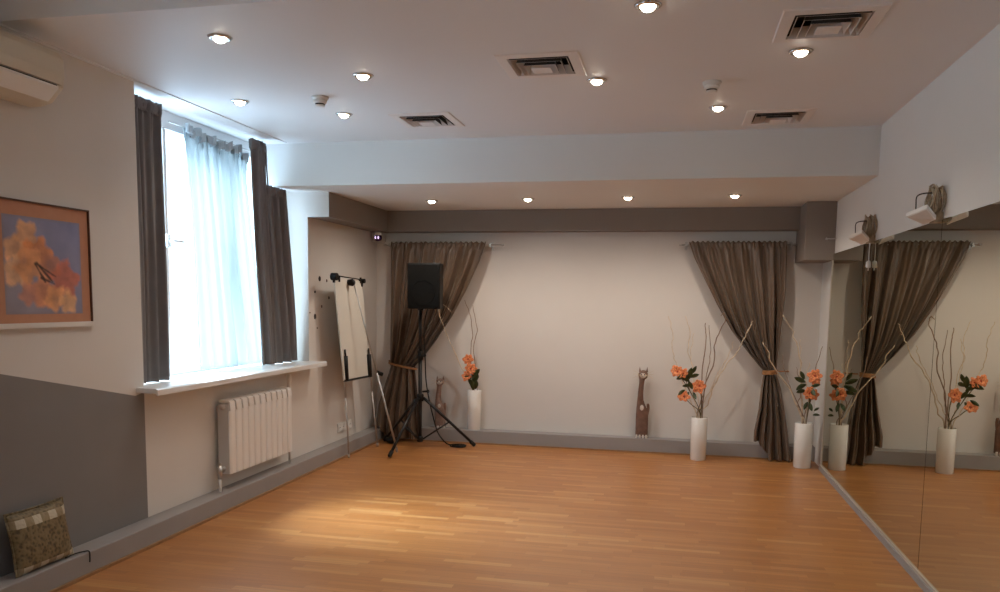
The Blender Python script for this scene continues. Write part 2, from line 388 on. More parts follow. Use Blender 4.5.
s.prism([(XL + .001, .946), (-3.035, .946), (-3.02, .938), (-3.02, .905), (-3.034, .905), (-3.034, .917), (XL + .001, .917)], 'y', Y2 - .001, 6.60)
obj('window_sill', s, M['sill'], wf)
# added window in the same wall, out of view, for bluish fill light
w = MB()
for (y0, y1, z0, z1) in ((-1.6, -1.53, .95, 2.5), (0.83, 0.9, .95, 2.5), (-1.6, 0.9, .95, 1.02), (-1.6, 0.9, 2.43, 2.5), (.17, .23, 1.02, 2.43)):
    w.box(FX0, FX1, y0, y1, z0, z1)
w2 = struct('added_window', w, M['frame'])
obj('pane', MB().box(XW - .045, XW - .035, -1.53, 0.83, 1.02, 2.43), M['glass'], w2)

# ------------------------------------------------------------------ fabric
def drape(name, label, cat, loc, x0, edges, ztop, zbot, nf, amp, m, seed, nu=140, nv=60, group=None):
    """hanging folds in a plane of constant x; edges: (table near y, table far y) by t=0 top..1 bottom"""
    r = thing(name, label, cat, loc, group)
    def fn(u, v):
        y = lerp(pw(edges[0], v), pw(edges[1], v), u)
        zt = ztop(u); zb = zbot(u); z = lerp(zt, zb, v)
        ph = seed + 0.9 * sin(2.3 * u + seed) + .35 * sin(3 * v + 5 * u + seed)
        a = amp * (0.55 + 0.45 * v) * (0.7 + .5 * noise.noise((u * 5, seed, v * 1.5)))
        x = x0 + a * sin(2 * PI * nf * u + ph) + .3 * amp * sin(2 * PI * nf * 2.3 * u + 2 * ph)
        if v < .045: x += .35 * amp * sin(2 * PI * nf * 3.1 * u); 
        return (x, y, z)
    obj('fabric', MB().grid(fn, nu, nv), m, r, smooth=True, solid=.003)
    hb = MB().grid(lambda u, v: (x0 + .012 + .006 * sin(u * 60 + v * 9), lerp(pw(edges[0], 0), pw(edges[1], 0), u * .999), ztop(u) - .075 * v + .003 * sin(u * 90)), nu, 4)
    if name == 'blackout_curtain': obj('header_tape', hb, m, r, smooth=True, solid=.003)
    return r
drape('blackout_curtain', 'charcoal blackout curtain at the near end of the window, standing on the sill', 'curtain', (-3.27, 4.48, .95), -3.275,
      ([(0, 4.295), (1, 4.30)], [(0, 4.665), (.12, 4.66), (.6, 4.665), (1, 4.655)]), lambda u: 2.72, lambda u: .952, 3.2, .036, M['drape'], 1.3)
drape('blackout_curtain', 'charcoal blackout curtain at the far end of the window, swept over the sill', 'curtain', (-3.27, 6.1, .95), -3.275,
      ([(0, 5.785), (.2, 5.80), (.5, 5.84), (.8, 5.90), (1, 5.93)], [(0, 6.33), (.25, 6.38), (.5, 6.43), (.75, 6.48), (1, 6.515)]),
      lambda u: 2.735 if u < .40 else (2.735 - (u - .40) / .05 * .325 if u < .45 else 2.41), lambda u: .952, 4.2, .040, M['drape'], 2.1)
def sheerfn_top(u): return 2.665 + .012 * sin(u * 46) - (.10 * max(0, (u - .86) / .14) ** 2) - .025 * sin(PI * u)
sh = drape('sheer_curtain', 'white translucent sheer curtain with ruffled top, hanging across the window', 'curtain', (-3.37, 5.5, .96), -3.375,
      ([(0, 5.07), (.1, 5.09), (.35, 5.14), (.7, 5.18), (1, 5.21)], [(0, 5.86), (.1, 5.86), (.5, 5.98), (1, 6.14)]), sheerfn_top, lambda u: .968, 5.5, .034, M['sheer'], 4.4, nu=200, nv=70)
rf = MB()
def ruf(u, v):
    zt = sheerfn_top(u)
    return (-3.355 + .020 * sin(u * 95 + 3 * sin(u * 11)) + .008 * sin(u * 40), lerp(5.06, 5.87, u), zt + .022 - .060 * v + .007 * sin(u * 70 + 2))
obj('ruffle', rf.grid(ruf, 260, 5), mat('gathered_voile', (0.42, 0.47, 0.50), 0.8, var=0.1), sh, smooth=True, solid=.002)
obj('wire', MB().tube([(-3.375, 4.9, 2.672), (-3.375, 6.5, 2.672)], .004), M['steel'], sh)

def stagecurtain(label, L, R, Lb, Rb, zhem, tie, seed, flip, hook):
    """tied-back curtain on the back wall. L,R: edge tables x(z) above the tie; Lb,Rb below it; tie=z"""
    loc = ((pw(L, 1) + pw(R, 1)) / 2, 8.08, 0.0)
    r = thing('tied_back_curtain', label, 'curtain', loc)
    ZT = 2.105; nf = 6.5
    def fold(u, k, a):
        ph = seed + 1.4 * sin(2.7 * u + seed) + .5 * k
        return a * (sin(2 * PI * nf * u + ph) * (0.7 + .5 * noise.noise((u * 6, seed, k))) + .35 * sin(2 * PI * nf * 2.2 * u + 1.7 * ph))
    def up(u, v):
        z = lerp(ZT, tie, v); x = lerp(pw(L, v), pw(R, v), u)
        sag = .10 * sin(PI * v) * sin(PI * u)           # cloth swags down between rod and tie
        z -= sag * (1 if 0 < v < 1 else 0)
        wdt = (pw(R, v) - pw(L, v))
        a = lerp(.020, .045, min(1, v * 3)) * min(1, wdt / .5 + .25)
        y = 8.075 - .015 * v + fold(u, v, a) + .010 * max(0, 1 - v / .3) * sin(u * 105 + 5 * sin(u * 9 + seed))
        if v < .05: y = 8.085 + fold(u, v, .012) + .006 * sin(u * 150)
        return (x, y - .02 * sin(PI * v), z + (.008 * sin(u * 120 + seed) if v < .01 else 0))
    def dn(u, v):
        zb = zhem(u); z = lerp(tie, zb, v); x = lerp(pw(Lb, v), pw(Rb, v), u)
        a = lerp(.020, .040, min(1, v * 2.2))
        y = 8.06 - .115 * min(1, v * 1.25) + a * (sin(2 * PI * 4.6 * u + seed + .8 * sin(3 * u + v)) + .3 * sin(2 * PI * 10.3 * u + 2 * seed)) * .9
        lim = 8.03 if z < .16 else 8.19
        if z < .16: y = min(y, lim)
        return (x, y, z)
    obj('upper_drape', MB().grid(up, 190, 60), M['curt'], r, smooth=True, solid=.003)
    obj('lower_drape', MB().grid(dn, 150, 50), M['curt'], r, smooth=True, solid=.003)
    xa, xb = pw(L, 1), pw(R, 1); pts = []
    for k in range(40):
        t = 2 * PI * k / 40
        pts.append(((xa + xb) / 2 + ((xb - xa) / 2 + .012) * cos(t), 8.06 + .062 * sin(t), tie + (.030 if flip < 0 else .005) * cos(t) * flip))
    tb = MB()
    for dz in ((-.005, .005) if flip < 0 else (-.016, -.006, .004, .014)): tb.tube([(x, y, z + dz) for x, y, z in pts], .0065, 6, closed=True)
    t = obj('tieback', tb, M['tie'], r, smooth=True)
    hk = MB().tube([(hook[0], 8.195, hook[1]), (hook[0], 8.12, hook[1]), (lerp(hook[0], (xa + xb) / 2, .55), 8.075, tie + .006)], .007)
    hk.lathe(hook[0], 0, [(0, 0)], 3) if False else None
    obj('tieback_hook', hk, M['tie'], t, smooth=True)
    return r
def tz(tab, z0, z1): return [((z0 - z) / (z0 - z1), x) for z, x in tab]
stagecurtain('brown satin curtain tied back behind the black loudspeaker',
    tz([(2.105, -2.965), (.8, -2.965)], 2.105, .80), tz([(2.105, -1.925), (1.9, -1.99), (1.611, -2.12), (1.35, -2.26), (1.085, -2.44), (.92, -2.57), (.80, -2.68)], 2.105, .80),
    tz([(.8, -2.955), (.6, -3.01), (.35, -3.075), (.10, -3.09)], .8, .10), tz([(.8, -2.68), (.55, -2.63), (.1, -2.56)], .8, .10),
    lambda u: .150 if u < .12 else (.150 - (u - .12) / .1 * .115 if u < .22 else .035), .80, 0.6, -1, (-3.00, .845))
stagecurtain('brown satin curtain tied back beside the mirror corner, behind a white vase',
    tz([(2.105, .109), (1.95, .165), (1.734, .274), (1.5, .395), (1.254, .54), (1.05, .70), (.855, .865)], 2.105, .855), tz([(2.105, 1.02), (1.8, 1.025), (1.55, 1.02), (1.17, .995), (.855, .975)], 2.105, .855),
    tz([(.855, .865), (.7, .845), (.4, .82), (.15, .785)], .855, .02), tz([(.855, .975), (.7, 1.03), (.4, 1.085), (.02, 1.135)], .855, .02),
    lambda u: .19 if u < .16 else (lerp(.16, .06, (u - .16) / .26) if u < .42 else .012), .855, 3.1, 1, (1.10, .862))

def rod(label, x0, x1, brk):
    r = thing('curtain_rod', label, 'curtain rod', ((x0 + x1) / 2, 8.105, 2.075))
    obj('pole', MB().tube([(x0, 8.105, 2.075), (x1, 8.105, 2.075)], .008), M['steel'], r, smooth=True)
    for x, sg in ((x0, -1), (x1, 1)):
        obj('finial', MB().tube([(x, 8.105, 2.075), (x + sg * .012, 8.105, 2.075), (x + sg * .03, 8.105, 2.075)], [.009, .014, .010], 10), M['steel'], r, smooth=True)
    for x in brk:
        k = MB().box(x - .010, x + .010, 8.10, 8.2, 2.068, 2.082); k.box(x - .012, x + .012, 8.19, 8.2, 2.03, 2.11); k.box(x - .010, x + .010, 8.09, 8.12, 2.055, 2.095)
        obj('bracket', k, M['steel'], r)
rod('steel curtain rod over the curtain behind the loudspeaker', -3.02, -1.77, (-2.98, -1.885))
rod('steel curtain rod over the curtain beside the mirror', .045, 1.08, (.085, 1.065))

# ------------------------------------------------------------------ ceiling fittings
def downlight(x, y, z, label, group, power=1.0, beam=125):
    r = thing('recessed_downlight', label, 'ceiling light', (x, y, z), group)
    ring = MB().lathe(x, y, [(.034, z - .001), (.034, z - .010), (.050, z - .010), (.060, z - .001)], 28)
    obj('trim_ring', ring, M['chrome'], r, smooth=True)
    obj('bulb', MB().lathe(x, y, [(.0, z - .028), (.012, z - .0265), (.024, z - .021), (.031, z - .013), (.034, z - .004)][::-1], 20), M['bulb'], r, smooth=True)
    L = bpy.data.lights.new('lamp_light', 'SPOT'); L.spot_size = math.radians(beam); L.spot_blend = 0.9; L.energy = LAMP * power; L.color = (1.0, 0.87, 0.75); L.shadow_soft_size = .03
    lo = bpy.data.objects.new('lamp_light', L); C.objects.link(lo); lo.parent = r; lo.location = (0, 0, -.045)
    return r
LAMP = 17.0
g = 'recessed downlights in the main ceiling'
for x, y, lab in (
    (-2.22, 3.653, 'lit downlight nearest the air conditioner in the main ceiling'),
    (-2.798, 4.823, 'lit downlight right beside the curtain track above the window'),
    (-1.776, 4.391, 'lit downlight nearer the camera than the window-side smoke detector'),
    (-2.271, 5.268, 'lit downlight close behind the window-side smoke detector'),
    (-0.159, 3.591, 'lit downlight cut by the top picture edge, nearest of the middle row'),
    (-0.483, 4.708, 'lit downlight just beside the middle square air vent'),
    (0.224, 5.461, 'lit downlight behind the mirror-side smoke detector'),
    (0.568, 4.35, 'lit downlight just behind the largest-looking air vent near the mirror wall')):
    downlight(x, y, ZC, lab, g)
g = 'recessed downlights in the soffit'
for x, y, lab in ((-2.246, 7.22, 'lit soffit downlight above the black loudspeaker, first from the window'), (-1.328, 7.18, 'lit soffit downlight second from the window side'),
                  (-0.437, 7.16, 'lit soffit downlight third from the window side'), (0.461, 7.13, 'lit soffit downlight above the tied curtain beside the mirror')):
    downlight(x, y, ZS, lab, g, 2.1, 165)
g = 'added unseen downlights in the raised near ceiling'
for x, y, lab in ((-2.2, 1.6, 'added downlight in the raised near ceiling toward the window wall'), (.3, 1.6, 'added downlight in the raised near ceiling toward the mirror wall'),
                  (-2.2, -.9, 'added downlight far behind the camera toward the window wall'), (.3, -.9, 'added downlight far behind the camera toward the mirror wall')):
    downlight(x, y, ZN, lab, g, .18)  # lamps added out of view to light the near end

def vent(x, y, label):
    r = thing('air_vent', label, 'air vent', (x, y, ZC), 'square ceiling air vents')
    def ring(h0, z0, h1, z1):
        m = MB(); a = [(x - h0, y - h0, z0), (x + h0, y - h0, z0), (x + h0, y + h0, z0), (x - h0, y + h0, z0)]
        c = [(x - h1, y - h1, z1), (x + h1, y - h1, z1), (x + h1, y + h1, z1), (x - h1, y + h1, z1)]
        return m.add(a + c, [(i, (i + 1) % 4, (i + 1) % 4 + 4, i + 4) for i in range(4)])
    fl = ring(.218, ZC - .001, .213, ZC - .006); e = ring(.213, ZC - .006, .162, ZC - .008); fl.add(e.v, e.f); e = ring(.162, ZC - .008, .160, ZC + .004); fl.add(e.v, e.f)
    obj('flange', fl, M['vent'], r, solid=.0015)
    for k, h in enumerate((.150, .116, .082)):
        zb = ZC - .012 - .006 * k
        lv = ring(h - .016, zb + .046, h, zb); e = ring(h, zb, h + .003, zb); lv.add(e.v, e.f); e = ring(h - .013, zb + .046, h + .003, zb); lv.add(e.v, e.f, 1)  # outer louver faces coloured dark, the shade of the slits painted in
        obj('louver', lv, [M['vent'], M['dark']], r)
    obj('core_plate', MB().box(x - .052, x + .052, y - .052, y + .052, ZC - .030, ZC - .026), M['vent'], r, bevel=.002)
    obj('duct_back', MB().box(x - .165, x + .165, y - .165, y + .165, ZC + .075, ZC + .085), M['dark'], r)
    return r
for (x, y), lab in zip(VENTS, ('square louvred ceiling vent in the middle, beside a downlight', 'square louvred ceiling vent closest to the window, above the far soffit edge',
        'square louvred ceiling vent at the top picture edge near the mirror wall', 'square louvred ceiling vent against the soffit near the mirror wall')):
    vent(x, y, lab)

def smoke(x, y, label):
    r = thing('smoke_detector', label, 'smoke detector', (x, y, ZC), 'smoke detectors on the ceiling')
    obj('base', MB().lathe(x, y, [(.052, ZC), (.052, ZC - .012), (.047, ZC - .020)], 28), M['plastic'], r, smooth=True)
    obj('cap', MB().lathe(x, y, [(.043, ZC - .018), (.042, ZC - .038), (.034, ZC - .042)], 28), M['plastic'], r, smooth=True)
    obj('sensor_slot', MB().lathe(x, y, [(.030, ZC - .041), (.030, ZC - .050)], 20), M['dark'], r)
    obj('sensor_tip', MB().lathe(x, y, [(.032, ZC - .050), (.030, ZC - .057), (.018, ZC - .060)], 20), M['plastic'], r, smooth=True)
smoke(-2.235, 4.811, 'white round smoke detector between downlights on the window side')
smoke(0.160, 4.855, 'white round smoke detector on the mirror side of the ceiling')

# ------------------------------------------------------------------ air conditioner
ax0, ay0, ay1 = XL, 2.60, 3.475
ac = thing('air_conditioner', 'ivory split air conditioner high on the window wall, cut by the picture edge', 'air conditioner', (XL, 3.04, 2.36))
prof = [(XL, 2.680), (-3.00, 2.680), (-2.966, 2.662), (-2.955, 2.635), (-2.952, 2.55), (-2.962, 2.503), (-2.975, 2.490), (-3.03, 2.436), (-3.09, 2.422), (XL, 2.422)]
obj('housing', MB().prism(prof, 'y', ay0, ay1), M['acplastic'], ac, bevel=.012)
obj('front_panel', MB().prism([(-2.956, 2.662), (-2.944, 2.635), (-2.941, 2.56), (-2.947, 2.512), (-2.958, 2.512), (-2.958, 2.662)], 'y', ay0 + .01, ay1 - .035), M['acplastic'], ac, bevel=.004)
obj('air_outlet', MB().prism([(-2.960, 2.511), (-2.950, 2.508), (-2.955, 2.495), (-2.972, 2.495)], 'y', ay0 + .03, ay1 - .06), M['dark'], ac)
obj('vane', MB().prism([(-2.966, 2.496), (-2.950, 2.504), (-2.952, 2.492), (-3.012, 2.434), (-3.022, 2.438)], 'y', ay0 + .02, ay1 - .05), M['plastic'], ac, bevel=.002)
obj('end_cap', MB().prism([(-3.15, 2.665), (-3.01, 2.665), (-2.98, 2.64), (-2.976, 2.53), (-3.05, 2.45), (-3.15, 2.436)], 'y', ay1, ay1 + .012), M['acplastic'], ac, bevel=.006)
obj('intake_grille', MB().box(-3.15, -3.02, ay0 + .03, ay1 - .05, 2.679, 2.687), M['acplastic'], ac)

# ------------------------------------------------------------------ framed picture
PY0, PY1, PZ0, PZ1 = 3.185, 3.842, 1.350, 1.962
pic = thing('framed_picture', 'framed orange flower watercolour with terracotta mount on the left wall', 'picture', (XL, (PY0 + PY1) / 2, PZ0))
fr = MB()
fr.box(XL, XL + .020, PY0, PY1, PZ1 - .008, PZ1); fr.box(XL, XL + .020, PY1 - .005, PY1, PZ0, PZ1); fr.box(XL, XL + .020, PY0, PY0 + .007, PZ0, PZ1)
fr.box(XL, XL + .006, PY0, PY1, PZ0, PZ1)
obj('frame', fr, M['picframe'], pic)
obj('lower_strip', MB().box(XL, XL + .022, PY0, PY1 + .004, PZ0 - .018, PZ0 + .008), M['ledge'], pic)['label'] = 'white strip along the bottom of the frame'
obj('mount', MB().box(XL + .006, XL + .009, PY0 + .007, PY1 - .007, PZ0 + .008, PZ1 - .008), M['mat'], pic)
AY0, AY1, AZ0, AZ1 = 3.262, 3.775, 1.402, 1.886
art = MB().grid(lambda u, v: (XL + .0100, lerp(AY0, AY1, u), lerp(AZ1, AZ0, v)), 130, 130)
ao = obj('painting', art, M['art'], pic)
ca = ao.data.color_attributes.new('paint', 'FLOAT_COLOR', 'POINT')
BL = [(.29, .20, .17, (.52, .27, .13)), (.13, .33, .15, (.50, .27, .14)), (.15, .57, .18, (.55, .31, .17)), (.42, .38, .19, (.46, .17, .06)), (.30, .50, .20, (.48, .22, .10)),
      (.58, .50, .15, (.33, .14, .09)), (.76, .64, .21, (.40, .12, .07)), (.47, .77, .18, (.47, .19, .09)), (.28, .80, .13, (.38, .17, .12)), (.62, .83, .15, (.50, .24, .11)), (.80, .88, .14, (.54, .30, .15))]
for i, v in enumerate(ao.data.vertices):
    p = v.co + Vector(pic.location); u = (p.y - AY0) / (AY1 - AY0); w = (AZ1 - p.z) / (AZ1 - AZ0)
    n1 = noise.fractal((u * 3, w * 3, 1.7), 1.0, 2.0, 4); n2 = noise.fractal((u * 9, w * 9, 5.2), 1.0, 2.0, 4)
    c = Vector((.25, .245, .345)) + Vector((.05, .045, .05)) * n1 + Vector((-.03, -.005, .06)) * (u - w)
    for (bx, by, rr, col) in BL:
        a = math.atan2(w - by, u - bx); d = math.hypot(u - bx, w - by)
        rad = rr * (1 + .13 * sin(5 * a + bx * 20) + .22 * n2)
        k = max(0, min(1, (rad - d) / (.045))); sh = .80 + .30 * min(1, d / rr) + .25 * n2
        c = c.lerp(Vector(col) * sh * 1.32, k * .88)
    for (sx, sy, ex, ey) in ((.40, .47, .60, .66), (.38, .48, .50, .66), (.44, .50, .64, .60), (.45, .62, .62, .68)):
        t = max(0, min(1, ((u - sx) * (ex - sx) + (w - sy) * (ey - sy)) / ((ex - sx) ** 2 + (ey - sy) ** 2)))
        d = math.hypot(u - sx - t * (ex - sx), w - sy - t * (ey - sy)); k = max(0, min(1, (.018 + .012 * n2 - d) / .018)); c = c.lerp(Vector((.035, .022, .02)), k * .9)
    edge = min(u, 1 - u, w, 1 - w); c = c.lerp(Vector((.26, .20, .20)), max(0, 1 - edge / .03) * .5)
    ca.data[i].color = (max(c.x, 0), max(c.y, 0), max(c.z, 0), 1)

# ------------------------------------------------------------------ cushion on the ledge
cu = thing('cushion', 'gold brocade cushion leaning on the grey wall, standing on the ledge', 'cushion', (-3.10, 3.34, .130))
def cush(hw, hh, th):
    m = MB(); n = 22
    def surf(sg):
        def fn(u, v):
            a, c = 2 * u - 1, 2 * v - 1
            pin = 1 - .05 * (1 - abs(a) ** 2) * abs(c) ** 3; pin2 = 1 - .05 * (1 - abs(c) ** 2) * abs(a) ** 3
            t = th * max(0, (1 - a ** 4) * (1 - c ** 4)) ** .55 * (1 + .12 * noise.noise((a * 2, c * 2, sg)))
            y = 3.345 + a * hw * pin2; z = hh + c * hh * pin
            lean = -.055 * (v) 
            return (-3.075 + lean + sg * t, y, .131 + z)
        return fn
    m.grid(surf(1), n, n); m.grid(surf(-1), n, n); return m
obj('cover', cush(.186, .152, .040), M['brocade'], cu, smooth=True)
pts = []
for k in range(48):
    t = k / 48 * 4; s_, f = int(t), t - int(t); a, c = [(-1 + 2 * f, -1), (1, -1 + 2 * f), (1 - 2 * f, 1), (-1, 1 - 2 * f)][s_]
    pin = 1 - .05 * (1 - abs(a) ** 2) * abs(c) ** 3; pin2 = 1 - .05 * (1 - abs(c) ** 2) * abs(a) ** 3
    pts.append((-3.075 - .055 * (c + 1) / 2, 3.345 + a * .188 * pin2, .134 + .152 + c * .152 * pin))
obj('piping', MB().tube(pts, .005, 6, closed=True), M['brocade'], cu, smooth=True)
obj('tie_cord', MB().tube(smoothpath([(-3.062, 3.46, .136), (-3.058, 3.53, .138), (-3.045, 3.575, .136), (-3.026, 3.590, .134), (-3.024, 3.592, .10), (-3.024, 3.590, .075)]), .0035, 6), M['black'], cu, smooth=True)['label'] = 'thin dark cord trailing over the ledge'

# ------------------------------------------------------------------ radiator
ra = thing('radiator', 'white sectional wall radiator below the window sill', 'radiator', (-3.10, 5.52, .24))
NS = 11; RY0, RY1, RZ0, RZ1 = 5.035, 5.985, .245, .775; pitch = (RY1 - RY0) / NS
for k in range(NS):
    y0 = RY0 + k * pitch + .003; y1 = y0 + pitch - .006; yc = (y0 + y1) / 2
    m = MB()
    m.prism([(-3.052, y0 + .006), (-3.046, y0 + .018), (-3.046, y1 - .018), (-3.052, y1 - .006), (-3.060, y1), (-3.060, y0)], 'z', RZ0, RZ1 - .075)
    m.prism([(-3.046, RZ1 - .062), (-3.052, RZ1 - .01), (-3.07, RZ1), (-3.14, RZ1), (-3.14, RZ1 - .02), (-3.075, RZ1 - .02), (-3.060, RZ1 - .03), (-3.056, RZ1 - .075), (-3.046, RZ1 - .075)], 'y', y0 + .008, y1 - .008)
    m.box(-3.135, -3.058, y0 + .014, y0 + .020, RZ0 + .01, RZ1 - .03); m.box(-3.135, -3.058, y1 - .020, y1 - .014, RZ0 + .01, RZ1 - .03)
    m.box(-3.135, -3.06, yc - .012, yc + .012, RZ0 - .003, RZ1 - .05)
    m.box(-3.138, -3.130, y0, y1, RZ0, RZ1 - .03)
    obj('section', m, M['rad'], ra, bevel=.003)
for z in (RZ0 + .04, RZ1 - .045):
    obj('header_pipe', MB().tube([(-3.098, RY0 - .02, z), (-3.098, RY1 + .02, z)], .020, 12), M['radside'], ra, smooth=True)
obj('side_plate', MB().box(-3.14, -3.056, RY0 - .006, RY0 + .001, RZ0 + .005, RZ1 - .03), M['radside'], ra)
v = MB().tube([(-3.098, RY0 - .025, RZ0 + .04), (-3.098, RY0 - .07, RZ0 + .04)], .016, 10); v.tube([(-3.098, RY0 - .06, RZ0 + .075), (-3.098, RY0 - .06, RZ0 - .02)], .016, 10); v.tube([(-3.098, RY0 - .06, RZ0 + .09), (-3.098, RY0 - .06, RZ0 + .075)], .011, 10)
obj('valve', v, M['steel'], ra, smooth=True)
obj('supply_pipe', MB().tube([(-3.098, RY0 - .06, RZ0 - .02), (-3.098, RY0 - .06, .128)], .011, 10), M['plastic'], ra, smooth=True)
obj('return_pipe', MB().tube([(-3.098, RY1 + .02, RZ0 + .04), (-3.098, RY1 + .03, RZ0 + .02), (-3.098, RY1 + .032, .128)], .010, 10), M['radside'], ra, smooth=True)
v = MB().lathe(-3.098, RY1 + .038, [(.016, RZ1 - .06), (.018, RZ1 - .03), (.018, RZ1 + .04), (.022, RZ1 + .045), (.022, RZ1 + .085), (.018, RZ1 + .10), (.008, RZ1 + .104)], 16)
obj('thermostat_knob', v, M['plastic'], ra, smooth=True)

# ------------------------------------------------------------------ flip chart easel seen from behind
fc = thing('flipchart_easel', 'white flipchart easel on thin metal legs in the corner, seen from behind', 'easel', (-2.9, 7.2, 0))
bx = lambda z: lerp(-2.975, -3.020, (z - .74) / .95)
def board_corner(y, z, t=0): return (bx(z) + t, y, z)
B = [(6.755, 1.682), (7.40, 1.675), (7.50, .735), (6.86, .745)]
m = MB().add([board_corner(y, z, .006) for y, z in B] + [board_corner(y, z, -.006) for y, z in B], [(0, 1, 2, 3), (7, 6, 5, 4)] + [(i, (i + 1) % 4, (i + 1) % 4 + 4, i + 4)[::-1] for i in range(4)])
obj('board', m, M['board'], fc)
e = MB(); 
for (p, q) in ((2, 3),):
    e.tube([board_corner(*B[p], .004), board_corner(*B[q], .004)], .011, 6)
obj('edge_rim', e, M['black'], fc)
obj('top_rail', MB().tube([(-3.010, 6.74, 1.712), (-3.010, 7.40, 1.690)], .006, 8), M['black'], fc, smooth=True)
for y, zz, rr in ((6.735, 1.70, .034), (7.39, 1.678, .022)):
    obj('end_clamp', MB().tube([(-3.035, y, zz), (-2.975, y, zz)], [rr, rr], 12).box(-3.02, -3.0, y - .012, y + .012, zz - .055, zz - .01), M['black'], fc, smooth=False, bevel=.004)
for y in (6.85, 7.36):
    obj('paper_clip', MB().box(-3.018, -3.002, y - .010, y + .010, 1.655, 1.712), M['black'], fc, bevel=.002)
obj('pivot_knob', MB().tube([(-3.01, 7.055, 1.655), (-2.965, 7.055, 1.655), (-2.945, 7.055, 1.655)], [.028, .034, .020], 14), M['black'], fc, smooth=True)
legs = (((-2.995, 6.90, 1.0), (-2.976, 6.97, 0), 'near'), ((-2.975, 7.45, 1.0), (-2.93, 7.60, 0), 'far'), ((-2.955, 7.055, 1.655), (-2.635, 7.365, 0), 'rear'))
for a, c, k in legs:
    a, c = Vector(a), Vector(c); mid = a.lerp(c, .52 if k == 'rear' else .42)
    lg = obj('leg', MB().tube([a, mid], .0068 if k == 'rear' else .0100, 8).tube([mid, c + Vector((0, 0, .02))], .0105 if k == 'rear' else .0085, 8), M['alu'], fc, smooth=True)
    obj('rubber_foot', MB().tube([c + (a - c).normalized() * .04, c + Vector((0, 0, .001))], .012, 8), M['alu'] if k != 'rear' else M['alu'], lg, smooth=True)
for (x, y, z) in ((-2.965, 6.905, .865), (-2.955, 7.462, .845)):
    obj('leg_clamp', MB().tube([(x - .006, y - .012, z + .11), (x, y, z - .115)], [.021, .021], 10).tube([(x - .008, y - .018, z + .17), (x - .006, y - .012, z + .11)], .009, 8), M['black'], fc, smooth=True)
obj('telescope_lock', MB().tube([(-2.80, 7.25, .80), (-2.76, 7.29, .775)], .020, 10), M['black'], fc, smooth=True)

# ------------------------------------------------------------------ dark spots on the wall beside the easel
for i, (y, z, a, bb, mm, lab) in enumerate((
    (6.874, 1.681, .026, .042, 'spot', 'largest dark oval sticker, topmost of the cluster by the easel'),
    (7.027, 1.667, .014, .026, 'spotb', 'small brown sticker between the topmost oval and the easel clamp'),
    (6.776, 1.561, .018, .022, 'spot', 'small dark sticker below the topmost oval, toward the window'),
    (7.069, 1.510, .016, .026, 'spot', 'small dark sticker closest to the easel board edge'),
    (6.912, 1.430, .014, .024, 'spotb', 'small brown sticker in the middle of the cluster, above the lower oval'),
    (6.772, 1.340, .024, .046, 'spot', 'large dark oval sticker, lowest dark one of the cluster'),
    (6.668, 1.375, .010, .012, 'spotb', 'tiny faint sticker on the window side of the lower oval'),
    (6.815, 1.235, .010, .014, 'spotb', 'tiny faint sticker below the lower large oval'))):
    m = MB().lathe(0, 0, [(1, 0), (1, .003)], 18)
    y -= .095; m.v = [(XL + p[2], y + p[0] * a * .88, z + p[1] * bb * .55) for p in m.v]
    tag(obj('wall_sticker', m, M[mm], origin=(XL, y, z)), lab, 'sticker', 'dark wall stickers beside the easel')

# ------------------------------------------------------------------ socket strip
so = thing('socket_strip', 'white power socket strip low on the left wall beside the easel', 'socket', (XL, 7.30, .21))
obj('cover_plate', MB().box(XL, XL + .012, 7.14, 7.475, .205, .292), M['plastic'], so, bevel=.004)
for k in range(4):
    y = 7.182 + k * .083; m = MB().lathe(0, 0, [(.031, 0), (.031, .004), (.027, .004), (.026, .001)], 20); m.v = [(XL + .012 + p[2], y + p[0], .2485 + p[1]) for p in m.v]
    sk = obj('socket', m, M['plastic'], so)
    m = MB()
    for d in (-.0095, .0095): m.tube([(XL + .0125, y + d, .2485), (XL + .0142, y + d, .2485)], .004, 8)
    obj('pin_holes', m, M['dark'], sk)

# ------------------------------------------------------------------ loudspeaker and stand
PX, PYY = -2.482, 7.62
st = thing('speaker_stand', 'black tripod speaker stand in front of the tied curtain', 'speaker stand', (PX, PYY, 0))
obj('pole', MB().tube([(PX, PYY, .07), (PX, PYY, .95)], .019, 14), M['blackmetal'], st, smooth=True)
obj('inner_pole', MB().tube([(PX, PYY, .95), (PX, PYY, 1.42)], .0155, 14), M['blackmetal'], st, smooth=True)
obj('height_clamp', MB().lathe(PX, PYY, [(.024, .90), (.030, .91), (.030, .985), (.022, .995)], 16).tube([(PX, PYY, .95), (PX + .06, PYY - .03, .95)], [.010, .016], 8), M['black'], st, smooth=True)
obj('leg_collar', MB().lathe(PX, PYY, [(.026, .485), (.036, .49), (.036, .55), (.026, .56)], 18), M['black'], st, smooth=True)
kn = obj('collar_knob', MB().tube([(PX + .03, PYY - .01, .585), (PX + .075, PYY - .02, .59), (PX + .095, PYY - .025, .59)], [.010, .011, .020], 10), M['black'], st, smooth=True)
obj('brace_hub', MB().lathe(PX, PYY, [(.022, .07), (.032, .075), (.032, .12), (.024, .125)], 18), M['black'], st, smooth=True)
for fx, fy in ((-2.600, 7.045), (-1.965, 7.85), (-2.955, 7.865)):
    f = Vector((fx, fy, .018)); t = Vector((PX, PYY, .520)); d = (Vector((fx, fy, 0)) - Vector((PX, PYY, 0))).normalized()
    t = t + d * .035
    lg = obj('leg', MB().tube([t, f], .0145, 10), M['blackmetal'], st, smooth=True)
    u = (t - f).normalized(); obj('rubber_foot', MB().tube([f + u * .065, f + u * .01, f], [.020, .021, .016], 10), M['black'], lg, smooth=True)
    obj('brace', MB().tube([Vector((PX, PYY, .098)) + d * .03, f.lerp(t, .50)], .0085, 8), M['blackmetal'], st, smooth=True)
